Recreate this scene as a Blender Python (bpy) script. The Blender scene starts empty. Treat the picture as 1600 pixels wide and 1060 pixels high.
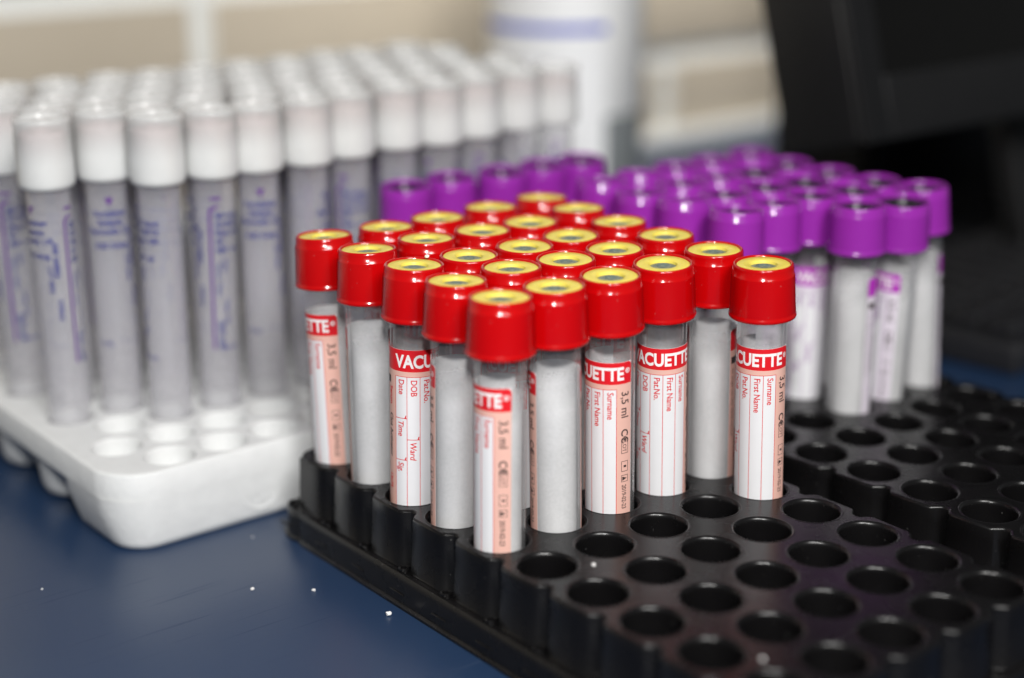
import bpy, bmesh, math, random
from mathutils import Vector, Matrix
random.seed(7)
PI = math.pi
K = 0.001                      # everything below is written in millimetres
sc = bpy.context.scene
C = sc.collection

# ------------------------------------------------------------------ camera
CAM = Vector((-231.387, -297.247, 175.07))
cd = bpy.data.cameras.new('camera'); cam = bpy.data.objects.new('camera', cd); C.objects.link(cam)
cam.location = CAM * K
cam.rotation_euler = (1.260052, 0.005892, -0.672585)
cd.sensor_width = 36; cd.lens = 56.547
cd.clip_start = 0.01; cd.clip_end = 50
cd.dof.use_dof = True; cd.dof.focus_distance = 0.427; cd.dof.aperture_fstop = 3.7
cd.dof.aperture_blades = 0
sc.camera = cam

# ------------------------------------------------------------------ light
w = bpy.data.worlds.new('World'); sc.world = w; w.use_nodes = True
w.node_tree.nodes['Background'].inputs[0].default_value = (0.93, 0.97, 1.0, 1)
w.node_tree.nodes['Background'].inputs[1].default_value = 0.11

def area(name, loc, target, size, power, col):
    d = bpy.data.lights.new(name, 'AREA'); d.shape = 'DISK'; d.size = size * K; d.energy = power; d.color = col
    o = bpy.data.objects.new(name, d); C.objects.link(o); o.location = Vector(loc) * K
    o.rotation_euler = (Vector(target) - Vector(loc)).to_track_quat('-Z', 'Y').to_euler()
    return o
area('flash', (-228, -290, 285), (60, 90, 20), 28, 1.7, (1.0, 0.985, 0.96))
area('window_light', (-230, -800, 780), (60, 320, 0), 380, 11.0, (1.0, 0.985, 0.96))
cl_ = area('wall_fill_light', (400, -60, 1000), (560, 450, 0), 200, 0.85, (1.0, 0.98, 0.95)); cl_.data.spread = math.radians(48)  # added fill lamp, aimed to brighten the right part of the wall

sc.view_settings.view_transform = 'Standard'; sc.view_settings.look = 'None'
sc.view_settings.exposure = 0.0; sc.view_settings.gamma = 1.0
sc.cycles.max_bounces = 14; sc.cycles.transparent_max_bounces = 40
sc.cycles.transmission_bounces = 10; sc.cycles.diffuse_bounces = 5; sc.cycles.glossy_bounces = 5
sc.cycles.caustics_reflective = False; sc.cycles.caustics_refractive = False
sc.cycles.use_denoising = True
sc.cycles.sample_clamp_indirect = 4

# ------------------------------------------------------------------ materials
def mat(name):
    m = bpy.data.materials.new(name); m.use_nodes = True
    return m, m.node_tree, m.node_tree.nodes['Principled BSDF']
def rgba(c): return (c[0], c[1], c[2], 1)

def plastic(name, col, rough=0.3, spec=0.5, var=0.06, scale=120, bump=0.0, bscale=900, sss=0.0, coat=0.0, bdist=0.0001, rvar=0.12, dust=0.0):
    m, nt, p = mat(name)
    N, L = nt.nodes, nt.links
    tc = N.new('ShaderNodeTexCoord')
    n = N.new('ShaderNodeTexNoise'); n.inputs['Scale'].default_value = scale; n.inputs['Detail'].default_value = 4
    L.new(tc.outputs['Object'], n.inputs['Vector'])
    mx = N.new('ShaderNodeMix'); mx.data_type = 'RGBA'
    mx.inputs[6].default_value = rgba([c * (1 - var) for c in col]); mx.inputs[7].default_value = rgba([min(1, c * (1 + var)) for c in col])
    L.new(n.outputs['Fac'], mx.inputs[0]); L.new(mx.outputs[2], p.inputs['Base Color'])
    if dust:
        d = N.new('ShaderNodeTexNoise'); d.inputs['Scale'].default_value = 900; d.inputs['Detail'].default_value = 2; L.new(tc.outputs['Object'], d.inputs['Vector'])
        dr = N.new('ShaderNodeMapRange'); dr.inputs[1].default_value = 0.735; dr.inputs[2].default_value = 0.80; dr.inputs[4].default_value = dust; L.new(d.outputs['Fac'], dr.inputs[0])
        m3 = N.new('ShaderNodeMix'); m3.data_type = 'RGBA'; m3.inputs[7].default_value = (0.5, 0.49, 0.48, 1)
        L.new(dr.outputs[0], m3.inputs[0]); L.new(mx.outputs[2], m3.inputs[6]); L.new(m3.outputs[2], p.inputs['Base Color'])
    mr = N.new('ShaderNodeMapRange'); mr.inputs[3].default_value = rough * (1 - rvar); mr.inputs[4].default_value = rough * (1 + rvar)
    L.new(n.outputs['Fac'], mr.inputs[0]); L.new(mr.outputs[0], p.inputs['Roughness'])
    p.inputs['Specular IOR Level'].default_value = spec
    if coat: p.inputs['Coat Weight'].default_value = coat
    if sss:
        p.inputs['Subsurface Weight'].default_value = sss
        p.inputs['Subsurface Radius'].default_value = (0.003, 0.0025, 0.002)
    if bump:
        b = N.new('ShaderNodeTexNoise'); b.inputs['Scale'].default_value = bscale; b.inputs['Detail'].default_value = 3
        L.new(tc.outputs['Object'], b.inputs['Vector'])
        bn = N.new('ShaderNodeBump'); bn.inputs['Strength'].default_value = bump; bn.inputs['Distance'].default_value = bdist
        L.new(b.outputs['Fac'], bn.inputs['Height']); L.new(bn.outputs[0], p.inputs['Normal'])
    return m

def clear_plastic(name, tint=0.96, milk=0.0, milkcol=(0.8, 0.8, 0.82), rough=0.04, edge=0.5, spots=0.0):
    """thin-walled clear plastic: fresnel gloss over see-through, denser at grazing angles"""
    m = bpy.data.materials.new(name); m.use_nodes = True
    nt = m.node_tree; N, L = nt.nodes, nt.links
    N.remove(N['Principled BSDF']); out = N['Material Output']
    tr = N.new('ShaderNodeBsdfTransparent'); tr.inputs[0].default_value = (tint, tint, tint, 1)
    gl = N.new('ShaderNodeBsdfGlossy'); gl.inputs['Roughness'].default_value = rough; gl.inputs[0].default_value = (1, 1, 1, 1)
    df = N.new('ShaderNodeBsdfDiffuse'); df.inputs[0].default_value = rgba(milkcol)
    tl = N.new('ShaderNodeBsdfTranslucent'); tl.inputs[0].default_value = rgba(milkcol)
    dm = N.new('ShaderNodeMixShader'); dm.inputs[0].default_value = 0.3
    L.new(df.outputs[0], dm.inputs[1]); L.new(tl.outputs[0], dm.inputs[2])
    lw = N.new('ShaderNodeLayerWeight'); lw.inputs['Blend'].default_value = 0.25
    pw = N.new('ShaderNodeMath'); pw.operation = 'MULTIPLY_ADD'; pw.inputs[1].default_value = edge; pw.inputs[2].default_value = milk
    L.new(lw.outputs['Facing'], pw.inputs[0])
    last = pw
    if spots:
        tc = N.new('ShaderNodeTexCoord')
        n = N.new('ShaderNodeTexNoise'); n.inputs['Scale'].default_value = 420; n.inputs['Detail'].default_value = 5
        L.new(tc.outputs['Object'], n.inputs['Vector'])
        ad = N.new('ShaderNodeMath'); ad.operation = 'MULTIPLY_ADD'; ad.inputs[1].default_value = spots; L.new(n.outputs['Fac'], ad.inputs[0]); L.new(pw.outputs[0], ad.inputs[2])
        last = ad
        bn = N.new('ShaderNodeBump'); bn.inputs['Strength'].default_value = 0.3; bn.inputs['Distance'].default_value = 0.0001
        L.new(n.outputs['Fac'], bn.inputs['Height']); L.new(bn.outputs[0], gl.inputs['Normal'])
    cl = N.new('ShaderNodeClamp'); L.new(last.outputs[0], cl.inputs[0])
    m1 = N.new('ShaderNodeMixShader'); L.new(cl.outputs[0], m1.inputs[0]); L.new(tr.outputs[0], m1.inputs[1]); L.new(dm.outputs[0], m1.inputs[2])
    l2 = N.new('ShaderNodeLayerWeight'); l2.inputs['Blend'].default_value = 0.5
    p5 = N.new('ShaderNodeMath'); p5.operation = 'POWER'; p5.inputs[1].default_value = 4.5; L.new(l2.outputs['Facing'], p5.inputs[0])
    fr = N.new('ShaderNodeMath'); fr.operation = 'MULTIPLY_ADD'; fr.inputs[1].default_value = 0.9; fr.inputs[2].default_value = 0.03; L.new(p5.outputs[0], fr.inputs[0])
    m2 = N.new('ShaderNodeMixShader'); L.new(fr.outputs[0], m2.inputs[0]); L.new(m1.outputs[0], m2.inputs[1]); L.new(gl.outputs[0], m2.inputs[2])
    L.new(m2.outputs[0], out.inputs['Surface'])
    return m

M = {}
M['red'] = plastic('red_plastic', (0.44, 0.001, 0.002), 0.15, 0.5, 0.05, 150, dust=0.15, bump=0.15, bscale=500, bdist=0.0001)
M['purple'] = plastic('purple_plastic', (0.27, 0.022, 0.33), 0.2, 0.5, 0.05, 150, dust=0.15)
M['yellow'] = plastic('yellow_plastic', (0.80, 0.65, 0.11), 0.38, 0.4, 0.04, 300)
M['rubber'] = plastic('grey_rubber', (0.13, 0.17, 0.155), 0.28, 0.5, 0.2, 500)
M['black_rubber'] = plastic('black_rubber', (0.012, 0.013, 0.014), 0.25, 0.5, 0.2, 500)
M['tray'] = plastic('black_tray_plastic', (0.0045, 0.0042, 0.0045), 0.27, 0.4, 0.25, 90, bump=0.2, bscale=1600, bdist=0.00005, rvar=0.35, dust=0.15)
M['clear'] = clear_plastic('clear_tube_plastic', 0.985, 0.03, (0.92, 0.92, 0.93), 0.05, 0.14)
M['frost'] = clear_plastic('hazy_tube_plastic', 0.985, 0.09, (0.95, 0.94, 0.99), 0.06, 0.26, spots=0.07)
M['paper'] = plastic('label_paper', (0.74, 0.74, 0.76), 0.45, 0.3, 0.02, 400)
M['back'] = plastic('label_back', (0.86, 0.86, 0.87), 0.6, 0.2, 0.08, 90)
M['pink'] = plastic('label_pink', (0.74, 0.44, 0.37), 0.45, 0.3, 0.03, 400)
M['lred'] = plastic('label_red_ink', (0.66, 0.012, 0.02), 0.4, 0.3, 0.05, 400)
M['lblk'] = plastic('label_black_ink', (0.05, 0.035, 0.035), 0.5, 0.3, 0.05, 400)
M['lwhite'] = plastic('label_white_letters', (0.85, 0.82, 0.82), 0.45, 0.3, 0.02, 400)
M['lpurple'] = plastic('label_purple_ink', (0.42, 0.03, 0.45), 0.4, 0.3, 0.05, 400)
M['lline'] = plastic('label_purple_line', (0.30, 0.12, 0.35), 0.4, 0.3, 0.05, 400)
M['ink_p'] = plastic('purple_print', (0.10, 0.015, 0.22), 0.5, 0.2, 0.05, 400)
M['ink_b'] = plastic('blue_print', (0.045, 0.05, 0.22), 0.5, 0.2, 0.05, 400)

def foam_mat():
    m, nt, p = mat('white_foam'); N, L = nt.nodes, nt.links
    tc = N.new('ShaderNodeTexCoord')
    v = N.new('ShaderNodeTexVoronoi'); v.inputs['Scale'].default_value = 420; L.new(tc.outputs['Object'], v.inputs['Vector'])
    n = N.new('ShaderNodeTexNoise'); n.inputs['Scale'].default_value = 160; n.inputs['Detail'].default_value = 6; L.new(tc.outputs['Object'], n.inputs['Vector'])
    ad = N.new('ShaderNodeMath'); ad.operation = 'MULTIPLY_ADD'; ad.inputs[1].default_value = 0.5
    L.new(v.outputs['Distance'], ad.inputs[0]); L.new(n.outputs['Fac'], ad.inputs[2])
    bn = N.new('ShaderNodeBump'); bn.inputs['Strength'].default_value = 0.45; bn.inputs['Distance'].default_value = 0.0003
    L.new(ad.outputs[0], bn.inputs['Height']); L.new(bn.outputs[0], p.inputs['Normal'])
    mx = N.new('ShaderNodeMix'); mx.data_type = 'RGBA'; mx.inputs[6].default_value = (0.65, 0.66, 0.66, 1); mx.inputs[7].default_value = (0.76, 0.77, 0.77, 1)
    L.new(n.outputs['Fac'], mx.inputs[0]); L.new(mx.outputs[2], p.inputs['Base Color'])
    p.inputs['Roughness'].default_value = 0.6; p.inputs['Specular IOR Level'].default_value = 0.25
    p.inputs['Subsurface Weight'].default_value = 0.35; p.inputs['Subsurface Radius'].default_value = (0.004, 0.004, 0.004)
    return m
M['foam'] = foam_mat()

def wcap_mat():
    """translucent white cap plastic, thinner and more see-through towards its top"""
    m, nt, p = mat('white_cap_plastic'); N, L = nt.nodes, nt.links
    tc = N.new('ShaderNodeTexCoord'); sp = N.new('ShaderNodeSeparateXYZ'); L.new(tc.outputs['Object'], sp.inputs[0])
    n = N.new('ShaderNodeTexNoise'); n.inputs['Scale'].default_value = 150; n.inputs['Detail'].default_value = 4; L.new(tc.outputs['Object'], n.inputs['Vector'])
    mx = N.new('ShaderNodeMix'); mx.data_type = 'RGBA'; mx.inputs[6].default_value = (0.69, 0.70, 0.70, 1); mx.inputs[7].default_value = (0.76, 0.77, 0.76, 1)
    L.new(n.outputs['Fac'], mx.inputs[0]); L.new(mx.outputs[2], p.inputs['Base Color'])
    p.inputs['Roughness'].default_value = 0.2; p.inputs['Subsurface Weight'].default_value = 0.3; p.inputs['Subsurface Radius'].default_value = (0.003, 0.003, 0.003)
    mr = N.new('ShaderNodeMapRange'); mr.interpolation_type = 'SMOOTHSTEP'
    mr.inputs[1].default_value = 79 * K; mr.inputs[2].default_value = 92 * K; mr.inputs[3].default_value = 0.10; mr.inputs[4].default_value = 0.55
    L.new(sp.outputs[2], mr.inputs[0])
    tr = N.new('ShaderNodeBsdfTransparent'); ms = N.new('ShaderNodeMixShader')
    L.new(mr.outputs[0], ms.inputs[0]); L.new(p.outputs[0], ms.inputs[1]); L.new(tr.outputs[0], ms.inputs[2]); L.new(ms.outputs[0], N['Material Output'].inputs['Surface'])
    return m
M['wstop'] = plastic('pinkish_stopper', (0.70, 0.56, 0.56), 0.5, 0.3, 0.05, 200)
M['wcap'] = wcap_mat()

def table_mat():
    m, nt, p = mat('blue_tabletop'); N, L = nt.nodes, nt.links
    tc = N.new('ShaderNodeTexCoord')
    n = N.new('ShaderNodeTexNoise'); n.inputs['Scale'].default_value = 14; n.inputs['Detail'].default_value = 5; L.new(tc.outputs['Object'], n.inputs['Vector'])
    mx = N.new('ShaderNodeMix'); mx.data_type = 'RGBA'; mx.inputs[6].default_value = (0.009, 0.027, 0.072, 1); mx.inputs[7].default_value = (0.013, 0.035, 0.085, 1)
    L.new(n.outputs['Fac'], mx.inputs[0]); L.new(mx.outputs[2], p.inputs['Base Color'])
    mr = N.new('ShaderNodeMapRange'); p.inputs['Specular IOR Level'].default_value = 0.9; mr.inputs[3].default_value = 0.26; mr.inputs[4].default_value = 0.40; L.new(n.outputs['Fac'], mr.inputs[0]); L.new(mr.outputs[0], p.inputs['Roughness'])
    mpn = N.new('ShaderNodeMapping'); mpn.inputs['Rotation'].default_value = (0, 0, 0.5); mpn.inputs['Scale'].default_value = (1.0, 40.0, 1.0); L.new(tc.outputs['Object'], mpn.inputs['Vector'])
    sn = N.new('ShaderNodeTexNoise'); sn.inputs['Scale'].default_value = 22; sn.inputs['Detail'].default_value = 2; L.new(mpn.outputs[0], sn.inputs['Vector'])
    sr = N.new('ShaderNodeMapRange'); sr.inputs[1].default_value = 0.66; sr.inputs[2].default_value = 0.72; sr.inputs[4].default_value = 0.18; L.new(sn.outputs['Fac'], sr.inputs[0])
    ra = N.new('ShaderNodeMath'); ra.operation = 'ADD'; L.new(mr.outputs[0], ra.inputs[0]); L.new(sr.outputs[0], ra.inputs[1]); L.new(ra.outputs[0], p.inputs['Roughness'])
    b = N.new('ShaderNodeTexNoise'); b.inputs['Scale'].default_value = 1500; b.inputs['Detail'].default_value = 2; L.new(tc.outputs['Object'], b.inputs['Vector'])
    bn = N.new('ShaderNodeBump'); bn.inputs['Strength'].default_value = 0.22; bn.inputs['Distance'].default_value = 0.00006
    L.new(b.outputs['Fac'], bn.inputs['Height']); L.new(bn.outputs[0], p.inputs['Normal'])
    return m
M['table'] = table_mat()

def tile_mat():
    m, nt, p = mat('beige_tile'); N, L = nt.nodes, nt.links
    tc = N.new('ShaderNodeTexCoord')
    wv = N.new('ShaderNodeTexWave'); wv.inputs['Scale'].default_value = 260; wv.inputs['Distortion'].default_value = 2; L.new(tc.outputs['Object'], wv.inputs['Vector'])
    n = N.new('ShaderNodeTexNoise'); n.inputs['Scale'].default_value = 20; n.inputs['Detail'].default_value = 6; L.new(tc.outputs['Object'], n.inputs['Vector'])
    mx = N.new('ShaderNodeMix'); mx.data_type = 'RGBA'; mx.inputs[6].default_value = (0.54, 0.465, 0.36, 1); mx.inputs[7].default_value = (0.68, 0.60, 0.48, 1)
    mm = N.new('ShaderNodeMath'); mm.operation = 'MULTIPLY_ADD'; mm.inputs[1].default_value = 0.35; L.new(wv.outputs['Fac'], mm.inputs[0]); 
    m2 = N.new('ShaderNodeMath'); m2.operation = 'MULTIPLY'; m2.inputs[1].default_value = 0.65; L.new(n.outputs['Fac'], m2.inputs[0]); L.new(m2.outputs[0], mm.inputs[2])
    L.new(mm.outputs[0], mx.inputs[0]); L.new(mx.outputs[2], p.inputs['Base Color']); p.inputs['Roughness'].default_value = 0.45
    return m
M['tile'] = tile_mat()
M['grout'] = plastic('white_grout', (0.90, 0.91, 0.88), 0.6, 0.3, 0.04, 60, bump=0.4, bscale=600)
M['monitor'] = plastic('monitor_black', (0.007, 0.007, 0.0075), 0.42, 0.4, 0.1, 60, bump=0.3, bscale=2500, bdist=0.00004)
M['screen'] = plastic('dark_screen', (0.003, 0.0028, 0.0025), 0.22, 0.35, 0.1, 60)
M['key'] = plastic('black_key', (0.016, 0.016, 0.018), 0.35, 0.4, 0.1, 100)
M['bottle'] = plastic('white_bottle_plastic', (0.95, 0.96, 0.97), 0.22, 0.5, 0.02, 60)
M['blabel'] = plastic('bottle_label_paper', (0.95, 0.96, 0.98), 0.3, 0.5, 0.01, 60)
M['greyb'] = plastic('grey_base_plastic', (0.22, 0.24, 0.25), 0.35, 0.4, 0.05, 60)
M['blueink'] = plastic('blue_label_ink', (0.0, 0.04, 0.55), 0.3, 0.3, 0.02, 60)
M['greyink'] = plastic('grey_label_ink', (0.35, 0.37, 0.38), 0.4, 0.3, 0.02, 60)
M['darkbox'] = plastic('dark_backdrop_paint', (0.010, 0.008, 0.006), 0.6, 0.25, 0.2, 30)  # dark tone for the two boxes added around the monitor
M['crumb'] = plastic('white_crumb', (0.80, 0.79, 0.78), 0.6, 0.3, 0.05, 900)

# ------------------------------------------------------------------ helpers
def link(name, me, parent=None):
    o = bpy.data.objects.new(name, me); C.objects.link(o)
    if parent: o.parent = parent
    return o
def mesh_from(bm, name, mats, smooth=True, angle=35):
    for v in bm.verts: v.co *= K
    me = bpy.data.meshes.new(name); bm.to_mesh(me); bm.free()
    for m in (mats if isinstance(mats, (list, tuple)) else [mats]): me.materials.append(m)
    if smooth:
        me.polygons.foreach_set('use_smooth', [True] * len(me.polygons))
        me.set_sharp_from_angle(angle=math.radians(angle))
    me.update()
    return me
def lathe(bm, prof, seg=48, c=(0, 0), mi=0, rib=None, close_top=False, close_bot=False):
    rings = []
    for (r, z) in prof:
        row = []
        for k in range(seg):
            a = 2 * PI * k / seg
            rr = r
            if rib and rib[0] <= z <= rib[1]: rr = r + (rib[2] if k % 2 else 0)
            row.append(bm.verts.new((c[0] + rr * math.cos(a), c[1] + rr * math.sin(a), z)))
        rings.append(row)
    for a, b in zip(rings, rings[1:]):
        for k in range(seg):
            f = bm.faces.new((a[k], a[(k + 1) % seg], b[(k + 1) % seg], b[k])); f.material_index = mi
    if close_top: f = bm.faces.new(rings[-1]); f.material_index = mi
    if close_bot: f = bm.faces.new(rings[0][::-1]); f.material_index = mi
    return rings
def box(bm, x0, x1, y0, y1, z0, z1, mi=0, bev=0.0):
    r = bmesh.ops.create_cube(bm, size=1)
    vs = r['verts']
    for v in vs:
        v.co = Vector(((x0 + x1) / 2 + v.co.x * (x1 - x0), (y0 + y1) / 2 + v.co.y * (y1 - y0), (z0 + z1) / 2 + v.co.z * (z1 - z0)))
    fs = {f for v in vs for f in v.link_faces}
    for f in fs: f.material_index = mi
    if bev:
        es = list({e for v in vs for e in v.link_edges})
        bmesh.ops.bevel(bm, geom=es, offset=bev, segments=3, profile=0.5, affect='EDGES')
def fill_plate(bm, outline, holes, z, seg=40, up=True):
    """flat sheet with round holes, filled by a 2D curve"""
    cu = bpy.data.curves.new('plate', 'CURVE'); cu.dimensions = '2D'; cu.fill_mode = 'BOTH'
    def sp(pts):
        s = cu.splines.new('POLY'); s.points.add(len(pts) - 1)
        for p, q in zip(s.points, pts): p.co = (q[0], q[1], 0, 1)
        s.use_cyclic_u = True
    sp(outline)
    for (x, y, r) in holes:
        sp([(x + r * math.cos(2 * PI * k / seg), y + r * math.sin(2 * PI * k / seg)) for k in range(seg)])
    o = bpy.data.objects.new('plate', cu); C.objects.link(o)
    dg = bpy.context.evaluated_depsgraph_get()
    me = bpy.data.meshes.new_from_object(o.evaluated_get(dg))
    vs = [bm.verts.new((v.co.x, v.co.y, z)) for v in me.vertices]
    for p in me.polygons:
        try:
            f = bm.faces.new([vs[i] for i in p.vertices])
            if (f.normal.z if f.normal.length else 1) < 0: f.normal_flip()
        except ValueError: pass
    bpy.data.objects.remove(o); bpy.data.curves.remove(cu); bpy.data.meshes.remove(me)
def inset(pts, d):
    n = len(pts); out = []
    for i in range(n):
        a, b, c = Vector(pts[i - 1]), Vector(pts[i]), Vector(pts[(i + 1) % n])
        t1 = (b - a).normalized(); t2 = (c - b).normalized(); t = (t1 + t2).normalized()
        nrm = Vector((-t.y, t.x)); k = 1 / max(0.5, t.dot(t1))
        out.append(tuple(b + nrm * d * k))
    return out
def loops(bm, rows, mi=0):
    vr = [[bm.verts.new(p) for p in r] for r in rows]
    n = len(rows[0])
    for a, b in zip(vr, vr[1:]):
        for k in range(n):
            f = bm.faces.new((a[k], b[k], b[(k + 1) % n], a[(k + 1) % n])); f.material_index = mi
    return vr
def rrect(x0, x1, y0, y1, r, n=8):
    pts = []
    for cx, cy, a0 in ((x1 - r, y0 + r, -90), (x1 - r, y1 - r, 0), (x0 + r, y1 - r, 90), (x0 + r, y0 + r, 180)):
        for k in range(n + 1):
            a = math.radians(a0 + 90 * k / n); pts.append((cx + r * math.cos(a), cy + r * math.sin(a)))
    return pts
def tag(o, label=None, cat=None, group=None, kind=None):
    if label: o['label'] = label
    if cat: o['category'] = cat
    if group: o['group'] = group
    if kind: o['kind'] = kind
    return o
def empty(name, loc=(0, 0, 0), rz=0):
    o = bpy.data.objects.new(name, None); C.objects.link(o); o.empty_display_size = 0.01
    o.location = Vector(loc) * K; o.rotation_euler = (0, 0, rz)
    return o
ORD = ['zeroth', 'first', 'second', 'third', 'fourth', 'fifth', 'sixth', 'seventh', 'eighth', 'ninth', 'tenth', 'eleventh', 'twelfth']

# ------------------------------------------------------------------ table and wall
TZ = -25.0
bm = bmesh.new(); box(bm, -900, 1300, -700, 449, TZ - 30, TZ)
t = link('table', mesh_from(bm, 'table', M['table'], False)); tag(t, kind='structure')
bm = bmesh.new()
box(bm, -900, 1300, 456, 500, TZ - 30, 420, 0)            # grout bed
G = 12; P0 = -28.5; PH = 62.0
for r in range(0, 8):
    z0 = P0 + r * PH + G / 2; z1 = P0 + (r + 1) * PH - G / 2
    off = 491.0 if r % 2 == 0 else 162.0
    x = off - 250 * 6
    while x < 1300:
        a, b = max(x + G / 2, -899), min(x + 250 - G / 2, 1299)
        if b - a > 5: box(bm, a, b, 452, 458, z0, z1, 1, 1.2)
        x += 250
box(bm, -899, 1299, 446, 457, TZ + 0.5, TZ + 9, 0, 1.0)
wl = link('tiled_wall', mesh_from(bm, 'tiled_wall', [M['grout'], M['tile']], True)); tag(wl, kind='structure')

# ------------------------------------------------------------------ black racks
PITCH = 19.0
def make_tray(pitch):
    NX, NY = 5, 10            # x index 0..4, y index -5..4
    y_lo, y_hi = -5 * pitch, 4 * pitch; x_hi = 4 * pitch
    D = 9.6
    mod = [(-0.5, -6.7), (-0.445, -6.9), (-0.385, -8.6), (-0.32, -D), (0, -D), (0.32, -D), (0.385, -8.6), (0.445, -6.9)]
    out = []
    def side(cx0, cy0, dx, dy, n):   # walk counter-clockwise, outward normal = (dy,-dx)
        for i in range(n):
            cx, cy = cx0 + dx * pitch * i, cy0 + dy * pitch * i
            for k, (s, d) in enumerate(mod):
                if i == 0 and k < 3: continue
                if i == n - 1 and k > 5: continue
                out.append((cx + dx * s * pitch + dy * -d, cy + dy * s * pitch - dx * -d))
    def corner(cx, cy, a0):
        for k in range(1, 8):
            a = math.radians(a0 + 90 * k / 8); 
            # rounded square corner
            p = 3.2; c, s = math.cos(a), math.sin(a)
            rr = D / ((abs(c) ** p + abs(s) ** p) ** (1 / p))
            out.append((cx + rr * c, cy + rr * s))
    side(0, y_lo, 1, 0, NX); out.pop(); corner(x_hi, y_lo, -90)
    side(x_hi, y_lo, 0, 1, NY); out.pop(); corner(x_hi, y_hi, 0)
    side(x_hi, y_hi, -1, 0, NX); out.pop(); corner(0, y_hi, 90)
    side(0, y_hi, 0, -1, NY); out.pop(); corner(0, y_lo, 180)
    # drop duplicates
    o2 = [out[0]]
    for p in out[1:]:
        if (Vector(p) - Vector(o2[-1])).length > 0.3: o2.append(p)
    if (Vector(o2[0]) - Vector(o2[-1])).length < 0.3: o2.pop()
    out = o2
    holes = [(i * pitch, j * pitch) for i in range(NX) for j in range(-5, 5)]
    bm = bmesh.new()
    top = inset(out, 0.7)
    fill_plate(bm, top, [(x, y, 8.35) for x, y in holes], 0.0)
    for x, y in holes:
        lathe(bm, [(8.35, 0), (8.25, 0.08), (8.05, 0.1), (7.8, 0.0), (7.5, -0.25), (7.3, -0.6), (7.18, -1.1), (7.12, -1.8), (7.05, -3.5), (6.9, -22), (0.1, -22.3)], 40, (x, y))
    plate = mesh_from(bm, 'hole_plate', M['tray'], True, 40)
    bm = bmesh.new()
    def zl(pts, z): return [(p[0], p[1], z) for p in pts]
    rect = []
    E_ = 12.2
    for p in out:
        # project each outline point out to the base rectangle
        x = min(max(p[0], -E_), x_hi + E_); y = min(max(p[1], y_lo - E_), y_hi + E_)
        dl, dr, db, dt = p[0] + 0, x_hi - p[0], p[1] - y_lo, y_hi - p[1]
        if p[0] < 0 or p[0] > x_hi or p[1] < y_lo or p[1] > y_hi:
            cx = min(max(p[0], 0), x_hi); cy = min(max(p[1], y_lo), y_hi)
            v = Vector((p[0] - cx, p[1] - cy)); a = math.atan2(v.y, v.x); q = 5.0
            rr = E_ / ((abs(math.cos(a)) ** q + abs(math.sin(a)) ** q) ** (1 / q))
            if v.x and v.y: x, y = cx + rr * math.cos(a), cy + rr * math.sin(a)
            elif v.x: x, y = cx + math.copysign(E_, v.x), cy
            else: x, y = cx, cy + math.copysign(E_, v.y)
        rect.append((x, y))
    r0 = rect; r1 = inset(rect, -1.3)
    loops(bm, [zl(top, 0), zl(inset(out, 0.38), -0.09), zl(inset(out, 0.12), -0.32), zl(out, -0.75), zl(inset(out, -0.1), -4), zl(inset(out, -0.7), -15.6), zl(inset(out, -0.95), -16.0)])
    wall = mesh_from(bm, 'side_wall', M['tray'], True, 40)
    bm = bmesh.new()
    loops(bm, [zl(inset(out, 0.5), -16.0), zl(inset(out, -1.2), -16.3), zl(inset(r0, 0.6), -16.6), zl(inset(r0, 0.3), -16.0), zl(inset(r0, -0.3), -15.9), zl(inset(r0, -0.7), -16.3), zl(inset(r0, -1.0), -18), zl(r1, -23.8),
               zl(inset(r1, -0.9), -24.2), zl(inset(r1, -0.9), -24.95)])
    # little moulded catches and slots on the flange
    for j in range(-5, 5):
        for sx, ex in ((-1, -E_ - 1.18), (1, x_hi + E_ + 1.18)):
            box(bm, ex - 0.35, ex + 0.35, j * pitch - 3 + 9, j * pitch + 3 + 9, -21.6, -21.0, 0, 0.12)
        for ex in (-E_ + 1.6, x_hi + E_ - 1.6):
            lathe(bm, [(1.5, -16.4), (1.5, -15.2), (1.2, -15.0), (0.9, -15.2), (0.9, -16.4)], 16, (ex, j * pitch + 9.5))
    for j in range(0, 4):
        for ey in (y_lo - E_ - 1.18, y_hi + E_ + 1.18):
            box(bm, j * pitch + 6.5, j * pitch + 12.5, ey - 0.35, ey + 0.35, -21.6, -21.0, 0, 0.12)
    rim = mesh_from(bm, 'base_rim', M['tray'], True, 40)
    return plate, wall, rim
pl, wa, ri = make_tray(19.0)
T1 = empty('tube_tray', (0, 0, 0)); tag(T1, 'black plastic tube tray holding the red capped tubes', 'tube tray', 'black tube trays')
T2 = empty('tube_tray', (109.6, -12.0, 0), math.radians(2.7)); tag(T2, 'black plastic tube tray behind, holding most of the purple capped tubes', 'tube tray', 'black tube trays')
for T in (T1, T2):
    for nm, me in (('hole_plate', pl), ('side_wall', wa), ('base_rim', ri)): link(nm, me, T)
T2.scale = (0.9865, 0.9865, 1)

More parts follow.
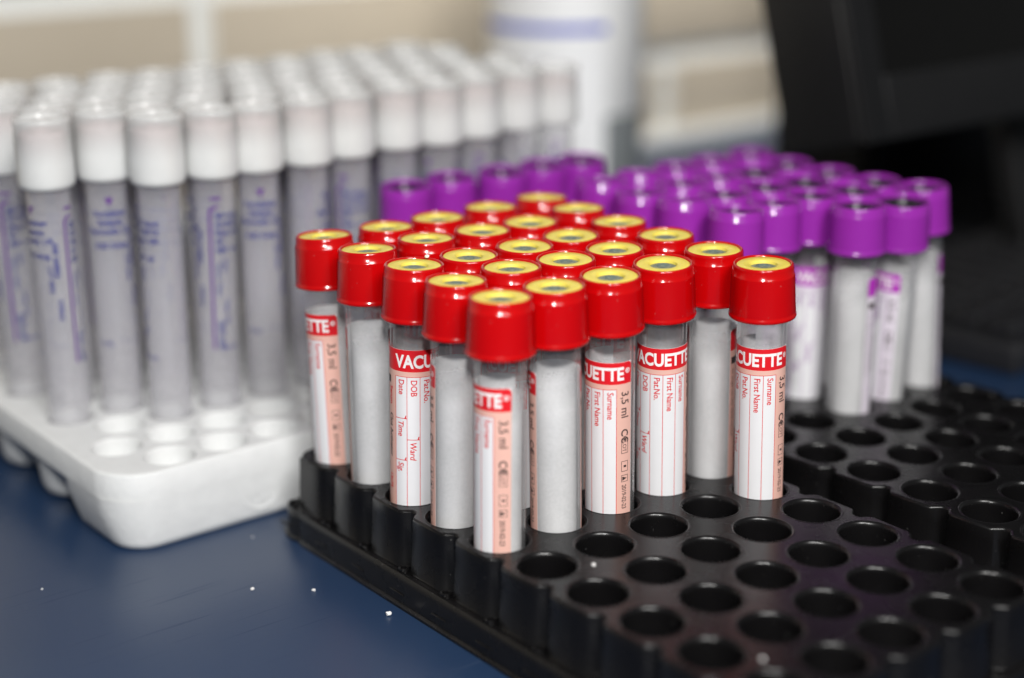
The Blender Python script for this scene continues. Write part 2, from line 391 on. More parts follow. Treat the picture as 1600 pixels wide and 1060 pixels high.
# ------------------------------------------------------------------ label artwork
_tc = {}
def text2d(s, size, bold=0.0, rot=0):
    key = (s, size, bold)
    if key not in _tc:
        cu = bpy.data.curves.new('t', 'FONT'); cu.body = s; cu.size = size; cu.offset = bold; cu.resolution_u = 3; cu.fill_mode = 'FRONT'
        o = bpy.data.objects.new('t', cu); C.objects.link(o)
        dg = bpy.context.evaluated_depsgraph_get(); dg.update()
        me = bpy.data.meshes.new_from_object(o.evaluated_get(dg))
        _tc[key] = ([(v.co.x, v.co.y) for v in me.vertices], [tuple(p.vertices) for p in me.polygons])
        bpy.data.objects.remove(o); bpy.data.curves.remove(cu); bpy.data.meshes.remove(me)
    return _tc[key]
class Art:
    """flat artwork in (s, z) mm wrapped onto a cylinder of radius R"""
    def __init__(self, R): self.bm = bmesh.new(); self.R = R
    def rect(self, s0, s1, z0, z1, mi, lay=0, rc=0):
        if rc:
            pts = []
            for cx, cy, a0, on in ((s1 - rc, z0 + rc, -90, 0), (s1 - rc, z1 - rc, 0, 1), (s0 + rc, z1 - rc, 90, 1), (s0 + rc, z0 + rc, 180, 0)):
                for k in range(5):
                    a = math.radians(a0 + 22.5 * k)
                    if on: pts.append((cx + rc * math.cos(a), cy + rc * math.sin(a)))
                if not on: pts.append((s1 if a0 == -90 else s0, z0))
        else: pts = [(s0, z0), (s1, z0), (s1, z1), (s0, z1)]
        f = self.bm.faces.new([self.bm.verts.new((p[0], lay, p[1])) for p in pts]); f.material_index = mi
    def poly(self, pts, mi, lay=1):
        f = self.bm.faces.new([self.bm.verts.new((p[0], lay, p[1])) for p in pts]); f.material_index = mi
    def text(self, s, x, z, size, mi, lay=2, bold=0.0, vert=False, sx=1.0, slant=0.0, center=False):
        vs, fs = text2d(s, size, bold)
        wd = max(v[0] for v in vs) * sx if vs else 0
        bv = []
        for (a, b) in vs:
            a = a * sx + b * slant
            if center: a -= wd / 2
            p = (x + b, z - a) if vert else (x + a, z + b)
            bv.append(self.bm.verts.new((p[0], lay, p[1])))
        for f in fs:
            try:
                g = self.bm.faces.new([bv[i] for i in f]); g.material_index = mi
            except ValueError: pass
    def frame(self, s0, s1, z0, z1, t, mi, lay=1):
        self.rect(s0, s1, z0, z0 + t, mi, lay); self.rect(s0, s1, z1 - t, z1, mi, lay)
        self.rect(s0, s0 + t, z0 + t, z1 - t, mi, lay); self.rect(s1 - t, s1, z0 + t, z1 - t, mi, lay)
    def build(self, name, mats, step=0.7, s_lo=0, s_hi=42, inner=None, lift=0.02):
        bm = self.bm
        n = int((s_hi - s_lo) / step) + 1
        for k in range(1, n):
            bmesh.ops.bisect_plane(bm, geom=bm.verts[:] + bm.edges[:] + bm.faces[:], plane_co=(s_lo + k * step, 0, 0), plane_no=(1, 0, 0), dist=1e-5)
        bm.normal_update()
        for f in bm.faces:
            if f.normal.y > 0: f.normal_flip()
        for v in bm.verts:
            a = v.co.x / self.R; r = self.R + v.co.y * lift
            v.co = Vector((r * math.cos(a), r * math.sin(a), v.co.z))
        if inner:
            s0, s1, z0, z1, r, mi = inner
            kk = 48; lo = []; hi = []; lo2 = []; hi2 = []
            for i in range(kk + 1):
                a = (s0 + (s1 - s0) * i / kk) / self.R
                lo.append(bm.verts.new((r * math.cos(a), r * math.sin(a), z0))); hi.append(bm.verts.new((r * math.cos(a), r * math.sin(a), z1)))
            for i in range(kk):
                f = bm.faces.new((lo[i], hi[i], hi[i + 1], lo[i + 1])); f.material_index = mi
        return mesh_from(bm, name, mats, True, 30)

RL = 6.70
def sheet_label(hdr, line, pale, name):
    a = Art(RL)
    # mats: 0 paper 1 pale strip 2 header 3 letters 4 black 5 back 6 line ink
    Z0, Z1 = -9.0, 43.3
    a.rect(0, 28, Z0, 37.3, 1, 0)
    a.rect(0, 28, 37.3, Z1, 2, 0, rc=1.0)
    vw = max(v[0] for v in text2d('VACUETTE', 4.9, 0.17)[0])
    a.text('VACUETTE', 6.15, 38.5, 4.9, 3, 2, bold=0.17, sx=19.4 / vw)
    a.text('®', 26.0, 40.2, 1.9, 3, 2, bold=0.03)
    a.rect(6.0, 23.5, Z0, 36.0, 0, 1)
    t = 0.16
    for k in range(6): a.rect(6.0 + 3.5 * k - t / 2, 6.0 + 3.5 * k + t / 2, Z0, 36.0, 6, 2)
    a.rect(6.0, 23.5, 36.0 - t, 36.0, 6, 2)
    for k, s in enumerate(('Date', 'DOB', 'Pat.No.', 'First Name', 'Surname')):
        a.text(s, 6.0 + 3.5 * k + 1.1, 35.2, 2.35, 6, 3, bold=0.03, vert=True, sx=0.92)
    def bracket(c, z, s):
        x0 = 6.0 + 3.5 * c
        a.rect(x0 + t / 2, x0 + 3.5 - t / 2, z, z + 0.18, 6, 2)
        a.poly([(x0 + 2.7, z), (x0 + 3.2, z), (x0 + 3.3, z + 1.0), (x0 + 3.1, z + 1.0)], 6, 2)
        a.text(s, x0 + 0.9, z - 0.5, 2.35, 6, 3, bold=0.03, vert=True, slant=0.15, sx=0.92)
    bracket(0, 24.2, 'Time'); bracket(1, 18.3, 'Ward'); bracket(0, 12.4, 'Sig.')
    # right strip: volume and marks
    a.text('3,5 ml', 24.9, 35.2, 3.2, 4, 3, bold=0.03, vert=True, sx=0.95)
    a.text('C€', 24.9, 24.6, 2.9, 4, 3, bold=0.06, vert=True)
    a.frame(24.9, 27.0, 17.6, 21.6, 0.14, 4, 2); a.text('LOT', 25.3, 21.1, 1.6, 4, 3, vert=True)
    a.frame(24.9, 27.0, 12.4, 15.4, 0.14, 4, 2); a.rect(25.6, 26.4, 13.6, 14.2, 4, 2)
    a.frame(24.9, 27.0, 9.4, 11.4, 0.14, 4, 2); a.poly([(25.2, 9.8), (26.6, 10.4), (25.2, 11.0)], 4, 3)
    a.text('2019-02-23', 25.1, 8.6, 1.9, 4, 3, bold=0.02, vert=True, sx=0.8)
    # left strip
    a.rect(0.5, 3.6, 33.4, 35.4, 4, 2)
    a.text('Serum', 3.3, 32.6, 2.0, 6, 3, bold=0.06, vert=True)
    a.text('Clot Activator', 3.3, 25.0, 2.1, 4, 3, bold=0.05, vert=True)
    a.text('13x75', 3.3, 8.0, 1.8, 6, 3, bold=0.05, vert=True)
    a.text('for single use only sterile interior', 0.9, 32.0, 1.5, 4, 3, vert=True)
    return a.build(name, [M['paper'], pale, hdr, M['lwhite'], M['lblk'], M['back'], line], 0.7, 0, 28.5, inner=(0, 28, Z0, Z1, 6.60, 5))
M['palep'] = plastic('label_pale_lilac', (0.72, 0.66, 0.74), 0.45, 0.3, 0.03, 400)
ME_label_red = sheet_label(M['lred'], M['lred'], M['pink'], 'label')
ME_label_pur = sheet_label(M['lpurple'], M['lline'], M['palep'], 'label')

# ------------------------------------------------------------------ tube parts
H = 65.2
def small_cap(material, name, seg=120, rib=0.15, st=(8.14, 8.06, 8.03)):
    bm = bmesh.new(); h = H
    lathe(bm, [(6.75, h - 12.5), (6.75, h - 14.4), (8.5, h - 14.6), (8.85, h - 14.45), (8.98, h - 14.1), (8.95, h - 13.6), (8.72, h - 13.3), (8.64, h - 12.9), (8.55, h - 11.5),
               (8.18, h - 3.1), (st[0], h - 2.75), (st[1], h - 2.6), (st[2], h - 0.8), (7.9, h - 0.35), (7.78, h - 0.1), (7.6, h), (7.35, h - 0.04), (7.18, h - 0.2), (7.12, h - 1.0), (7.12, h - 2.8)],
          seg, rib=(h - 12.95, h - 2.7, rib))
    # moulding nick by the lower rim
    return mesh_from(bm, name, material, True, 50)
ME_cap_red = small_cap(M['red'], 'cap')
ME_cap_pur = small_cap(M['purple'], 'cap', 96, 0.16, (8.17, 8.16, 8.1))
bm = bmesh.new(); lathe(bm, [(7.11, H - 0.9), (7.0, H - 0.5), (6.8, H - 0.36), (3.95, H - 0.42), (3.7, H - 0.55), (3.5, H - 1.15), (3.4, H - 2.3)], 64)
ME_ring = mesh_from(bm, 'cap_ring', M['yellow'], True, 40)
bm = bmesh.new(); lathe(bm, [(3.48, H - 1.25), (3.1, H - 1.18), (2.4, H - 1.0), (1.7, H - 1.05), (1.2, H - 1.3), (0.7, H - 1.15), (0.02, H - 1.1)], 48, close_top=True)
lathe(bm, [(6.3, H - 14.5), (6.3, H - 11)], 32, close_bot=True)
ME_stop = mesh_from(bm, 'stopper', M['rubber'], True, 40)
bm = bmesh.new(); lathe(bm, [(7.22, H - 1.5), (5.6, H - 1.35), (4.6, H - 1.55), (4.2, H - 2.4), (0.02, H - 2.5)], 48, close_top=True)
lathe(bm, [(6.3, H - 14.5), (6.3, H - 11)], 32, close_bot=True)
ME_stopb = mesh_from(bm, 'stopper', M['black_rubber'], True, 40)
def tube_mesh(R, zb, zt, material, name, seg=56):
    bm = bmesh.new()
    o = []; n = 8
    for k in range(n + 1):
        a = PI / 2 * k / n; o.append((max(0.05, R * math.sin(a)), zb + R - R * math.cos(a)))
    o.append((R, zt))
    i = [(R - 0.9, zt)]
    for k in range(n, -1, -1):
        a = PI / 2 * k / n; i.append((max(0.05, (R - 0.9) * math.sin(a)), zb + R - (R - 0.9) * math.cos(a)))
    lathe(bm, o + i, seg)
    return mesh_from(bm, name, material, True, 40)
ME_tube = tube_mesh(6.52, -21.5, H - 12.0, M['clear'], 'tube')

def coat_mat():
    """dried white coating on the inside of the tube wall, breaking up towards its upper edge"""
    m, nt, p = mat('inner_coating'); N, L = nt.nodes, nt.links
    tc = N.new('ShaderNodeTexCoord'); sp = N.new('ShaderNodeSeparateXYZ'); L.new(tc.outputs['Object'], sp.inputs[0])
    n = N.new('ShaderNodeTexNoise'); n.inputs['Scale'].default_value = 1500; n.inputs['Detail'].default_value = 3; L.new(tc.outputs['Object'], n.inputs['Vector'])
    g = N.new('ShaderNodeTexNoise'); g.inputs['Scale'].default_value = 70; g.inputs['Detail'].default_value = 3; L.new(tc.outputs['Object'], g.inputs['Vector'])
    mr = N.new('ShaderNodeMapRange'); mr.inputs[1].default_value = 47 * K; mr.inputs[2].default_value = 33 * K; mr.inputs[3].default_value = -0.08; mr.inputs[4].default_value = 0.85; L.new(sp.outputs[2], mr.inputs[0])
    a1 = N.new('ShaderNodeMath'); a1.operation = 'MULTIPLY_ADD'; a1.inputs[1].default_value = 0.2; L.new(n.outputs['Fac'], a1.inputs[0]); L.new(mr.outputs[0], a1.inputs[2])
    a2 = N.new('ShaderNodeMath'); a2.operation = 'MULTIPLY_ADD'; a2.inputs[1].default_value = 0.45; L.new(g.outputs['Fac'], a2.inputs[0]); L.new(a1.outputs[0], a2.inputs[2])
    a3 = N.new('ShaderNodeMath'); a3.operation = 'SUBTRACT'; a3.inputs[1].default_value = 0.42; a3.use_clamp = True; L.new(a2.outputs[0], a3.inputs[0])
    a4 = N.new('ShaderNodeMath'); a4.operation = 'MULTIPLY'; a4.inputs[1].default_value = 0.9; L.new(a3.outputs[0], a4.inputs[0])
    p.inputs['Base Color'].default_value = (0.86, 0.86, 0.87, 1); p.inputs['Roughness'].default_value = 0.7
    L.new(a4.outputs[0], p.inputs['Alpha'])
    return m
M['coat'] = coat_mat()
bm = bmesh.new(); lathe(bm, [(5.54, -14), (5.54, 20), (5.54, 49)], 48)
ME_coat = mesh_from(bm, 'coating', M['coat'], True, 40)

def make_small(kind):
    r = empty('blood_tube')
    if kind == 'red':
        link('cap', ME_cap_red, r); link('cap_ring', ME_ring, r); link('stopper', ME_stop, r); link('tube', ME_tube, r); link('coating', ME_coat, r); link('label', ME_label_red, r)
    else:
        link('cap', ME_cap_pur, r); link('stopper', ME_stopb, r); link('tube', ME_tube, r); link('coating', ME_coat, r); link('label', ME_label_pur, r)
    return r
def copy_thing(src):
    r = src.copy(); C.objects.link(r)
    for ch in list(src.children):
        c = ch.copy(); C.objects.link(c); c.parent = r
    return r
def stand(o, base, top, facing_s, R=RL, zb=-10.0, zt=H):
    """stand a tube in its hole: its axis runs through the hole and the (leaning) cap; facing_s mm of its label looks at the room's front"""
    b = Vector((base[0], base[1], zb)); tt = Vector((top[0], top[1], zt))
    ax = (tt - b).normalized()
    q = Vector((0, 0, 1)).rotation_difference(ax)
    al = math.atan2(CAM.y - base[1], CAM.x - base[0])
    th = al - facing_s / R
    o.rotation_mode = 'QUATERNION'
    from mathutils import Quaternion
    o.rotation_quaternion = q @ Quaternion((0, 0, 1), th)
    o.location = (b + ax * (-zb + random.uniform(-0.5, 0.3))) * K

red_tops = {(0, 0): (1.5, 0.7), (1, 0): (2.2, 19.8), (2, 0): (2.3, 38.4), (3, 0): (1.9, 60.0), (4, 0): (1.1, 80.8), (0, 1): (17.9, -0.2), (1, 1): (19.5, 19.1), (2, 1): (19.3, 37.0),
 (3, 1): (20.1, 57.8), (4, 1): (20.2, 77.6), (0, 2): (35.5, -1.6), (1, 2): (36.6, 17.4), (2, 2): (37.3, 35.5), (3, 2): (38.1, 55.6), (4, 2): (37.7, 76.7), (0, 3): (53.5, -2.2),
 (1, 3): (54.5, 17.9), (2, 3): (54.5, 36.2), (3, 3): (55.6, 55.6), (4, 3): (58.0, 77.6), (0, 4): (74.0, -0.6), (1, 4): (74.3, 18.6), (2, 4): (75.2, 39.1), (3, 4): (76.5, 58.8), (4, 4): (78.9, 78.8), (-1, 4): (73.9, -18.8)}
face = {(0, 0): 25.2, (1, 0): 34.3, (2, 0): 11.6, (3, 0): 36.4, (4, 0): 25.8, (0, 1): 33.4, (0, 2): 21.8, (0, 3): 16.2, (0, 4): 36.4, (-1, 4): 19.3}
special = {(0, 0): 'red capped tube at the near corner of the block, pink label strip facing front',
 (1, 0): 'red capped tube second along the left edge from the near corner, bare side forward',
 (2, 0): 'red capped tube on the left edge, white form label showing Date, Time and Ward',
 (3, 0): 'red capped tube with bare side facing front, beside the far left corner tube',
 (4, 0): 'red capped tube at the far left corner of the block, leaning, volume strip facing front',
 (0, 1): 'red capped tube just right of the near corner one, bare side facing front',
 (0, 2): 'red capped tube whose label shows First Name, Surname and the date 2019-02-23',
 (0, 3): 'red capped tube whose label shows DOB, Pat.No. and First Name with Ward below',
 (0, 4): 'red capped tube set back on the right, its bare white side facing front',
 (-1, 4): 'red capped tube standing alone at the right end, in front of its row',
 (4, 4): 'red capped tube at the farthest corner of the block, against purple caps'}
proto = make_small('red')
first = True
for (i, j), top in red_tops.items():
    o = proto if first else copy_thing(proto); first = False
    stand(o, (j * 19, i * 19), top, face.get((i, j), random.uniform(0, 42)))
    lab = special.get((i, j), 'red capped tube inside the block, %s from left edge, %s row back' % (ORD[j + 1], ORD[max(i, 0) + 1]))
    tag(o, lab, 'test tube', 'red capped tubes')

# purple tubes in the second tray
c2, s2 = 18.7184, 0.9577
pur_tops = {(1, 2): (144.6, 8.3), (1, 3): (160.4, 4.1), (1, 4): (180.1, 12.4), (2, 2): (144.5, 26.7), (2, 3): (161.6, 24.3), (2, 4): (175.8, 27.3), (2, 1): (129., 28.1), (2, 0): (111.7, 27.),
 (3, 1): (125.4, 45.1), (3, 0): (110.5, 48.2), (4, 1): (125.5, 64.5), (4, 0): (107.8, 64.6), (3, 2): (142.8, 43.8), (3, 3): (158.7, 41.6), (3, 4): (176.6, 47.0), (4, 4): (175.1, 63.9), (4, 2): (143.8, 65.9),
 (4, 3): (156.4, 61.6), (5, 1): (127.1, 86.3), (5, 0): (108.6, 84.1), (5, 2): (142.2, 84.1), (5, 3): (159.7, 85.1), (5, 4): (177.7, 83.9)}
pface = {(1, 2): 37.5, (1, 3): 26.5, (1, 4): 35, (2, 2): 9.5}
psp = {(1, 2): 'purple capped tube nearest the front right, bare side facing front with a dark speck',
 (1, 3): 'purple capped tube with bright label and purple heading, right of the front one',
 (1, 4): 'purple capped tube at the far right end of the group',
 (2, 2): 'purple capped tube showing white label under purple heading, just right of the red caps',
 (2, 0): 'purple capped tube right behind the red caps on the right'}
pproto = make_small('purple'); first = True
for (i, j), top in pur_tops.items():
    o = pproto if first else copy_thing(pproto); first = False
    base = (109.04 + c2 * j - s2 * i, -11.98 + s2 * j + c2 * i)
    stand(o, base, top, pface.get((i, j), random.uniform(0, 42)))
    tag(o, psp.get((i, j), 'purple capped tube in the rear tray, %s row from front, %s from left' % (ORD[i], ORD[j + 1])), 'test tube', 'purple capped tubes')
for k, (bx, top) in enumerate(zip((58.5, 76.0, 93.5, 111.0, 128.5), ((56.5, 120), (75.2, 121), (93.6, 117), (111.5, 117.5), (127.6, 116)))):
    o = copy_thing(pproto)
    stand(o, (bx, 125.3 - 3), top, random.uniform(0, 42), zb=-6)
    tag(o, 'purple capped tube in the foam rack, %s of five from left' % ORD[k + 1], 'test tube', 'purple capped tubes')

# ------------------------------------------------------------------ white foam rack
RX0, RX1, RY0, RY1 = -60.0, 152.0, 99.4, 238.0
ZT = -1.0
rows_y = [109.0, 125.3, 141.8, 158.2, 174.6, 191.0, 207.4, 223.8]
foam_holes = []
for r, y in enumerate(rows_y):
    x = -37.5 if r % 2 == 0 else -46.4
    while x < 144: foam_holes.append((r, x, y)); x += 17.45
bm = bmesh.new()
fp = rrect(RX0, RX1, RY0, RY1, 15, 10)
def zl(pts, z): return [(p[0], p[1], z) for p in pts]
fill_plate(bm, inset(fp, 1.2), [(x, y, 7.75) for _, x, y in foam_holes], ZT)
for _, x, y in foam_holes:
    lathe(bm, [(7.75, ZT), (7.55, ZT - 0.35), (7.3, ZT - 1.2), (6.9, ZT - 16), (5.0, ZT - 20), (0.1, ZT - 21)], 36, (x, y))
loops(bm, [zl(inset(fp, 1.2), ZT), zl(inset(fp, 0.45), ZT - 0.25), zl(fp, ZT - 1.1), zl(inset(fp, 0.1), -9.5), zl(inset(fp, 1.0), -10.6), zl(inset(fp, 3.2), -11)])
fill_plate(bm, inset(fp, 3.2), [], -11)
low = rrect(RX0 + 1.0, RX1 - 1.0, RY0 + 0.12, RY0 + 24, 11.5, 10)
low = [(p[0] + (0 if p[0] > 0 else 0), p[1]) for p in low]
low_t = rrect(RX0 + 0.3, RX1 - 0.3, RY0 + 0.1, RY0 + 23, 11.4, 10)
low_b = rrect(RX0 + 5.0, RX1 - 5.0, RY0 + 1.3, RY0 + 15, 6.8, 10)
low_t = [(p[0], p[1]) for p in low_t]
# skirt along the front, its back end tapering away under the slab
fp_front = rrect(RX0 + 0.1, RX1 - 0.1, RY0 + 0.02, RY0 + 45, 13.5, 10)
fb = rrect(RX0 + 3.0, RX1 - 3.0, RY0 + 0.7, RY0 + 42.0, 11.0, 10)
fb2 = inset(fb, 1.6)
loops(bm, [zl(fp_front, -9.0), zl([((a[0] * .9 + b[0] * .1), (a[1] * .9 + b[1] * .1)) for a, b in zip(fp_front, fb)], -14), zl(fb, -22.4), zl(inset(fb, 0.5), -24.0), zl(fb2, -24.9)])
fill_plate(bm, fb2, [], -24.9)
for r, x, y in foam_holes:
    if r >= 2 and (x < -30 or x > 120 or r == 7):
        lathe(bm, [(11.8, -10.5), (11.3, -14), (10.4, -21.0), (9.6, -23.4), (7.6, -24.8), (0.1, -24.9)], 36, (x, y))
foam = link('foam_rack', mesh_from(bm, 'foam_rack', M['foam'], True, 38))
tag(foam, 'white polystyrene foam rack on the blue table under the white capped tubes', 'foam rack')
# embossed emblem on the front face of the block
bm = bmesh.new()
EX, EZ, ER = -13.0, -15.0, 6.4
def strip(p, q, wd, mid=0.18):
    d = (Vector(q) - Vector(p)).normalized(); n = Vector((-d.y, d.x)) * wd / 2
    pts = [Vector(p) - n, Vector(q) - n, Vector(q) + n, Vector(p) + n]
    lo = [bm.verts.new((v.x, 0.25, v.y)) for v in pts]
    c = (Vector(p) + Vector(q)) / 2
    hi = [bm.verts.new((c.x + (v.x - c.x) * 0.8, -mid, c.y + (v.y - c.y) * 0.8)) for v in pts]
    bm.faces.new(hi)
    for k in range(4): bm.faces.new((lo[k], lo[(k + 1) % 4], hi[(k + 1) % 4], hi[k]))
for k in range(40):
    a0, a1 = 2 * PI * k / 40, 2 * PI * (k + 1.15) / 40
    strip((ER * math.cos(a0), ER * math.sin(a0)), (ER * math.cos(a1), ER * math.sin(a1)), 0.7)
for a in (60, 75, 90, 105, 120, 140):
    c, s = math.cos(math.radians(a)), math.sin(math.radians(a)); strip((3.2 * c, 3.2 * s), (5.2 * c, 5.2 * s), 0.55)
for p, q in (((-4, 0), (-0.6, -1.8)), ((-0.6, -1.8), (3.8, 1.4)), ((-1.4, -2.6), (-1.6, -4.8)), ((0.6, -2.2), (0.9, -4.6)), ((2.6, -1.4), (3.0, -3.6))): strip(p, q, 0.7)
em = link('emblem', mesh_from(bm, 'emblem', M['foam'], True, 60), foam)
em.location = (EX * K, (RY0 + 0.38) * K, EZ * K)

# ------------------------------------------------------------------ white capped tubes
HW = 93.2
bm = bmesh.new()
lathe(bm, [(6.6, 76), (6.6, 72.4), (7.2, 72.0), (7.9, 72.4), (8.3, 73.2), (8.42, 74.4), (8.35, 80), (8.25, 91.0), (8.45, 91.4), (8.5, 92.2), (8.3, 92.9), (7.8, 93.2), (7.2, 93.0), (6.9, 92.2), (6.6, 91.6), (4.5, 91.4), (0.02, 91.4)], 96, rib=(75, 90.9, 0.06), close_top=True)
ME_wcap = mesh_from(bm, 'cap', M['wcap'], True, 50)
bm = bmesh.new(); lathe(bm, [(5.5, 74), (5.5, 80), (6.6, 80.5), (7.0, 84), (7.0, 88.2), (6.4, 88.9), (3.2, 88.7), (2.6, 87.6), (0.02, 87.5)], 40, close_top=True, close_bot=True)
ME_wstop = mesh_from(bm, 'stopper', M['wstop'], True, 40)
ME_wtube = tube_mesh(6.5, -14, 78, M['frost'], 'tube')
a = Art(6.54)
def tri(x, z): a.poly([(x - 1.3, z + 1.2), (x + 1.3, z + 1.2), (x, z - 1.4)], 0, 0)
tri(10, 66)
for k, s in enumerate(('Vacutainer', 'Systems', 'Plymouth, UK')): a.text(s, 10, 61.5 - 2.8 * k, 2.6, 1, 0, bold=0.09, center=True, sx=0.95)
a.text('K2E 3.6mg', 10, 51.5, 2.4, 1, 0, bold=0.10, center=True)
a.text('REF 368856', 16.2, 56, 2.2, 1, 0, bold=0.08, vert=True)
a.text('LOT 8092', 14.3, 49.0, 2.0, 1, 0, bold=0.06, vert=True)
a.text('STERILE', 16.4, 38.5, 1.9, 1, 0, bold=0.07, vert=True)
a.text('4 mL', 4.2, 20.5, 2.1, 1, 0, bold=0.05)
# purple form line and its small print
a.rect(20.2, 21.0, 18, 61.5, 0, 0)
a.poly([(20.2, 61.5), (21.0, 61.5), (21.6, 62.9), (23.4, 63.6), (23.3, 64.3), (21.2, 63.7), (20.3, 62.7)], 0, 0)
a.rect(20.8, 24.2, 65.8, 66.6, 0, 0)
for k, s in enumerate(('BD Vacut', 'K2 EDTA', 'Plym. UK', 'ID', 'REF  ml')): a.text(s, 22.2, 60.0 - 2.7 * k, 2.3, 1, 0, bold=0.10)
a.text('Name / Nom', 22.3, 46, 2.0, 1, 0, bold=0.04, vert=True); a.text('Date', 24.4, 47, 2.0, 1, 0, bold=0.04, vert=True)
a.text('Hosp. No.', 24.5, 34, 2.0, 1, 0, bold=0.04, vert=True); a.text('EXP LOT', 22.2, 27.0, 2.4, 1, 0, bold=0.10, vert=True)
a.text('Time am', 22.4, 18.0, 1.8, 1, 0, bold=0.05)
ME_print = a.build('print', [M['ink_p'], M['ink_b']], 0.8, 0, 30)
wp = empty('blood_tube'); link('cap', ME_wcap, wp); link('stopper', ME_wstop, wp); link('tube', ME_wtube, wp); link('print', ME_print, wp)
wface = {(3, 0): 16.5, (3, 1): 9.5, (2, 1): 32.0, (2, 2): 22.0, (2, 3): 9.5, (5, 0): 22.5}
wnames = {(3, 0): 'white capped tube at the left end with a purple line down its right side',
 (3, 1): 'white capped tube with a purple arrow and blue print, second from the left end',
 (2, 1): 'white capped tube in front with its plain unprinted side showing',
 (2, 2): 'white capped tube with purple line down its left side, behind the foam holes',
 (2, 3): 'white capped tube with faint arrow and print, beside the leftmost red cap',
 (5, 0): 'white capped tube cut by the left picture edge, purple line showing'}
cnt = {}
first = True
for r, x, y in foam_holes:
    if r < 2: continue
    c = cnt.get(r, 0); cnt[r] = c + 1
    if x > 139: continue
    if r == 2 and x < -30: continue
    if r in (3, 5, 7) and False: continue
    o = wp if first else copy_thing(wp); first = False
    key = (r, c)
    lx, ly = random.uniform(-2, 2), random.uniform(-1.2, 1.8)
    if key == (3, 0): lx, ly = -0.5, 0
    if key == (5, 0): lx, ly = -1.5, 0
    if r == 2: lx = 0.4 + 1.1 * (c > 1) + random.uniform(-.7, .7); ly = random.uniform(-1.0, 1.6)
    if key == (2, 1): lx, ly = 2.4, 1.5
    if key == (2, 2): lx, ly = 2.2, -0.8
    stand(o, (x, y), (x + lx, y + ly), wface.get(key, random.uniform(0, 41)), R=6.54, zb=-10, zt=HW)
    tag(o, wnames.get(key, 'white capped tube in foam rack, %s row back, %s from left' % (ORD[r - 1], ORD[c + 1])), 'test tube', 'white capped tubes')

# ------------------------------------------------------------------ bottle behind
bt = empty('bottle', (294, 320, TZ)); tag(bt, 'out of focus white plastic bottle with blue striped label, by the tiled wall', 'bottle')
bm = bmesh.new(); lathe(bm, [(36, 0), (38, 1.5), (38.5, 4), (38.5, 62), (38, 63.5)], 72, close_bot=True); link('base', mesh_from(bm, 'base', M['greyb']), bt)
bm = bmesh.new(); lathe(bm, [(37.6, 63), (38.4, 65), (38.4, 150), (36, 160), (28, 170), (16, 178), (14, 182), (14, 190)], 72); link('body', mesh_from(bm, 'body', M['bottle']), bt)
bm = bmesh.new(); lathe(bm, [(16, 184), (16.5, 186), (16.5, 208), (15.5, 210), (0.1, 210)], 48); link('cap', mesh_from(bm, 'cap', M['bottle']), bt)
a = Art(38.9)
a.rect(0, 92, 3, 116, 0, 0)
a.rect(0, 92, 104.4, 108.2, 1, 2)
for k in range(5): a.rect(60, 64, 50 + 9 * k, 55 + 9 * k, 2, 2)
lb = link('label', a.build('label', [M['blabel'], M['blueink'], M['greyink']], 3.0, 0, 93, lift=0.1), bt)
al = math.atan2(CAM.y - 320, CAM.x - 294); lb.rotation_euler.z = al - 72 / 38.9

b2 = empty('bottle', (349, 352, TZ)); tag(b2, 'slim pale bottle half hidden behind the blue striped one, out of focus', 'bottle')
bm = bmesh.new(); lathe(bm, [(11, 0), (12.5, 1.5), (12.5, 150), (10, 158), (6, 163), (6, 170)], 48, close_bot=True); link('body', mesh_from(bm, 'body', M['bottle']), b2)
bm = bmesh.new(); lathe(bm, [(7.2, 166), (7.5, 167), (7.5, 182), (6.8, 183.5), (0.1, 183.5)], 32); link('cap', mesh_from(bm, 'cap', M['bottle']), b2)

# ------------------------------------------------------------------ monitor, keyboard, added dark boxes
mo = empty('monitor', (236, 80, 61.5)); tag(mo, 'black computer monitor switched off, its lower left corner over the purple caps', 'monitor')
mo.rotation_euler = (math.radians(-16), 0, 0)
bm = bmesh.new(); box(bm, 0, 400, 3.2, 42, 0, 196, 0, 2.0); link('housing', mesh_from(bm, 'housing', M['monitor']), mo)
bm = bmesh.new()
W_, HT, B1, B2 = 400, 196, 15, 24
for q in ((0, B1, 0, HT), (W_ - B1, W_, 0, HT), (B1, W_ - B1, 0, B2), (B1, W_ - B1, HT - B1, HT)):
    box(bm, q[0], q[1], 0, 3.0, q[2], q[3], 0, 0.35)
link('bezel', mesh_from(bm, 'bezel', M['monitor']), mo)
bm = bmesh.new(); box(bm, B1 - 0.5, W_ - B1 + 0.5, 1.6, 2.6, B2 - 0.5, HT - B1 + 0.5); link('screen', mesh_from(bm, 'screen', M['screen']), mo)
bm = bmesh.new(); box(bm, 150, 250, 44, 60, -70, 120, 0, 4); st = link('stand', mesh_from(bm, 'stand', M['monitor']), mo)

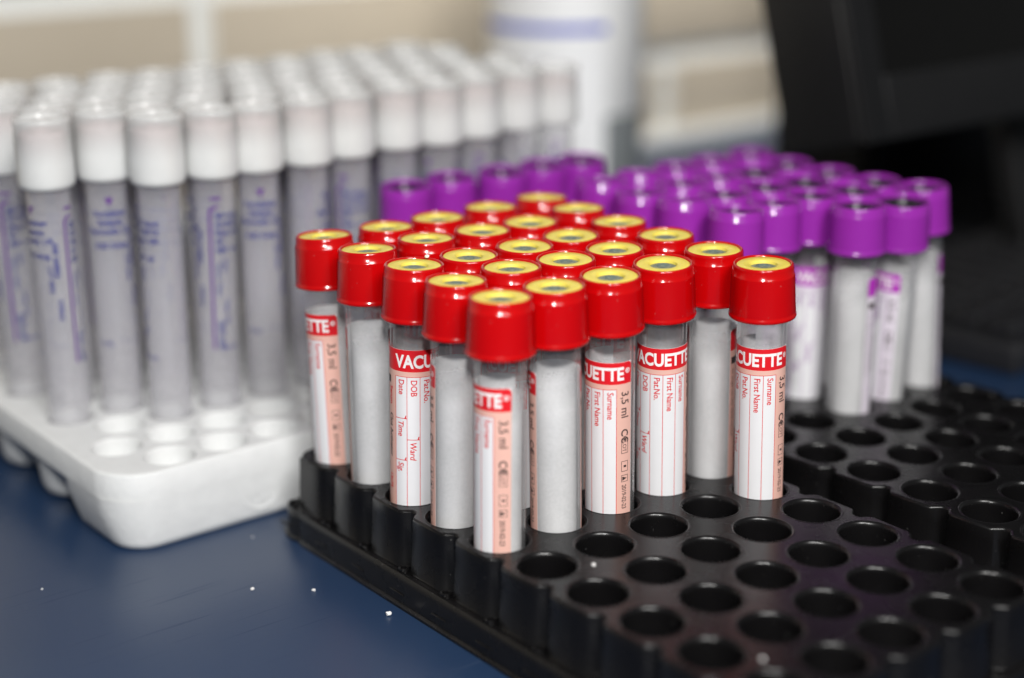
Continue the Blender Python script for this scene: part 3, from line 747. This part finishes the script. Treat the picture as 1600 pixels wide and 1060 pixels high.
kb = empty('keyboard', (268, 60, TZ), math.radians(8)); tag(kb, 'black keyboard on the table at the right, under the monitor', 'keyboard')
bm = bmesh.new(); box(bm, 0, 300, -28, 100, 0.2, 12, 0, 2); link('keyboard_body', mesh_from(bm, 'keyboard_body', M['key']), kb)
bm = bmesh.new()
box(bm, -6.8, 6.8, -6.8, 6.8, 0, 5.5, 0, 1.2); KEY = mesh_from(bm, 'key', M['key'])
for ry in range(5):
    for rx in range(12):
        k = link('key', KEY, kb); k.location = Vector((14 + rx * 17 + ry * 3, -16 + ry * 17, 12.2)) * K
cb = None
bm = bmesh.new(); box(bm, 474, 900, 385, 446, TZ, 330, 0, 3)  # added box, a dark backdrop for the gloom behind the monitor
cb = link('backdrop', mesh_from(bm, 'backdrop', M['darkbox'])); tag(cb, 'added dark backdrop box that darkens the background behind the monitor', 'backdrop')
cb.location.x = 0.145

cc = empty('dark_filler_box', (362, 182, TZ)); tag(cc, 'added flat black box that keeps the area under the monitor dark', 'dark box')
bm = bmesh.new(); box(bm, 0, 380, 2, 60, 0.2, 78, 0, 3); link('filler_body', mesh_from(bm, 'filler_body', M['darkbox']), cc)  # added black box, hides the lit tabletop under the monitor
bm = bmesh.new(); box(bm, 6, 374, 0, 4, 6, 72, 0, 1.2); link('filler_front', mesh_from(bm, 'filler_front', M['monitor']), cc)

# ------------------------------------------------------------------ crumbs
def crumb(x, y, z, s, lab):
    bm = bmesh.new(); bmesh.ops.create_icosphere(bm, subdivisions=2, radius=s)
    for v in bm.verts: v.co = v.co * random.uniform(0.65, 1.15); v.co.z *= 0.75
    lo = min(v.co.z for v in bm.verts)
    o = link('foam_crumb', mesh_from(bm, 'foam_crumb', M['crumb'], False)); o.location = Vector((x, y, z - lo)) * K
    tag(o, lab, 'crumb', 'white foam crumbs')
crumb(-39.3, 60.0, TZ, 0.62, 'tiny white foam crumb on the blue table below the foam rack corner')
crumb(-26.7, 48.8, TZ, 0.55, 'small white crumb on the blue table, between two others by the black tray')
crumb(-18.8, 24.1, TZ, 0.85, 'largest white crumb on the blue table, nearest the black tray')
crumb(-84.2, 96.7, TZ, 0.32, 'tiny white speck on the blue table at the far left')
crumb(-22.1, 90.0, TZ, 0.28, 'tiny white speck on the table between foam rack and black tray')
crumb(8.2, 40.8, H - 0.3, 0.65, 'white crumb on the yellow ring of a red cap')
crumb(8.6, -26.6, 0.0, 0.6, 'pale crumb on the rim of the first empty tray hole')
crumb(6.0, -85.5, 0.1, 0.6, 'blurred pale crumb on the black tray near the bottom of the picture')
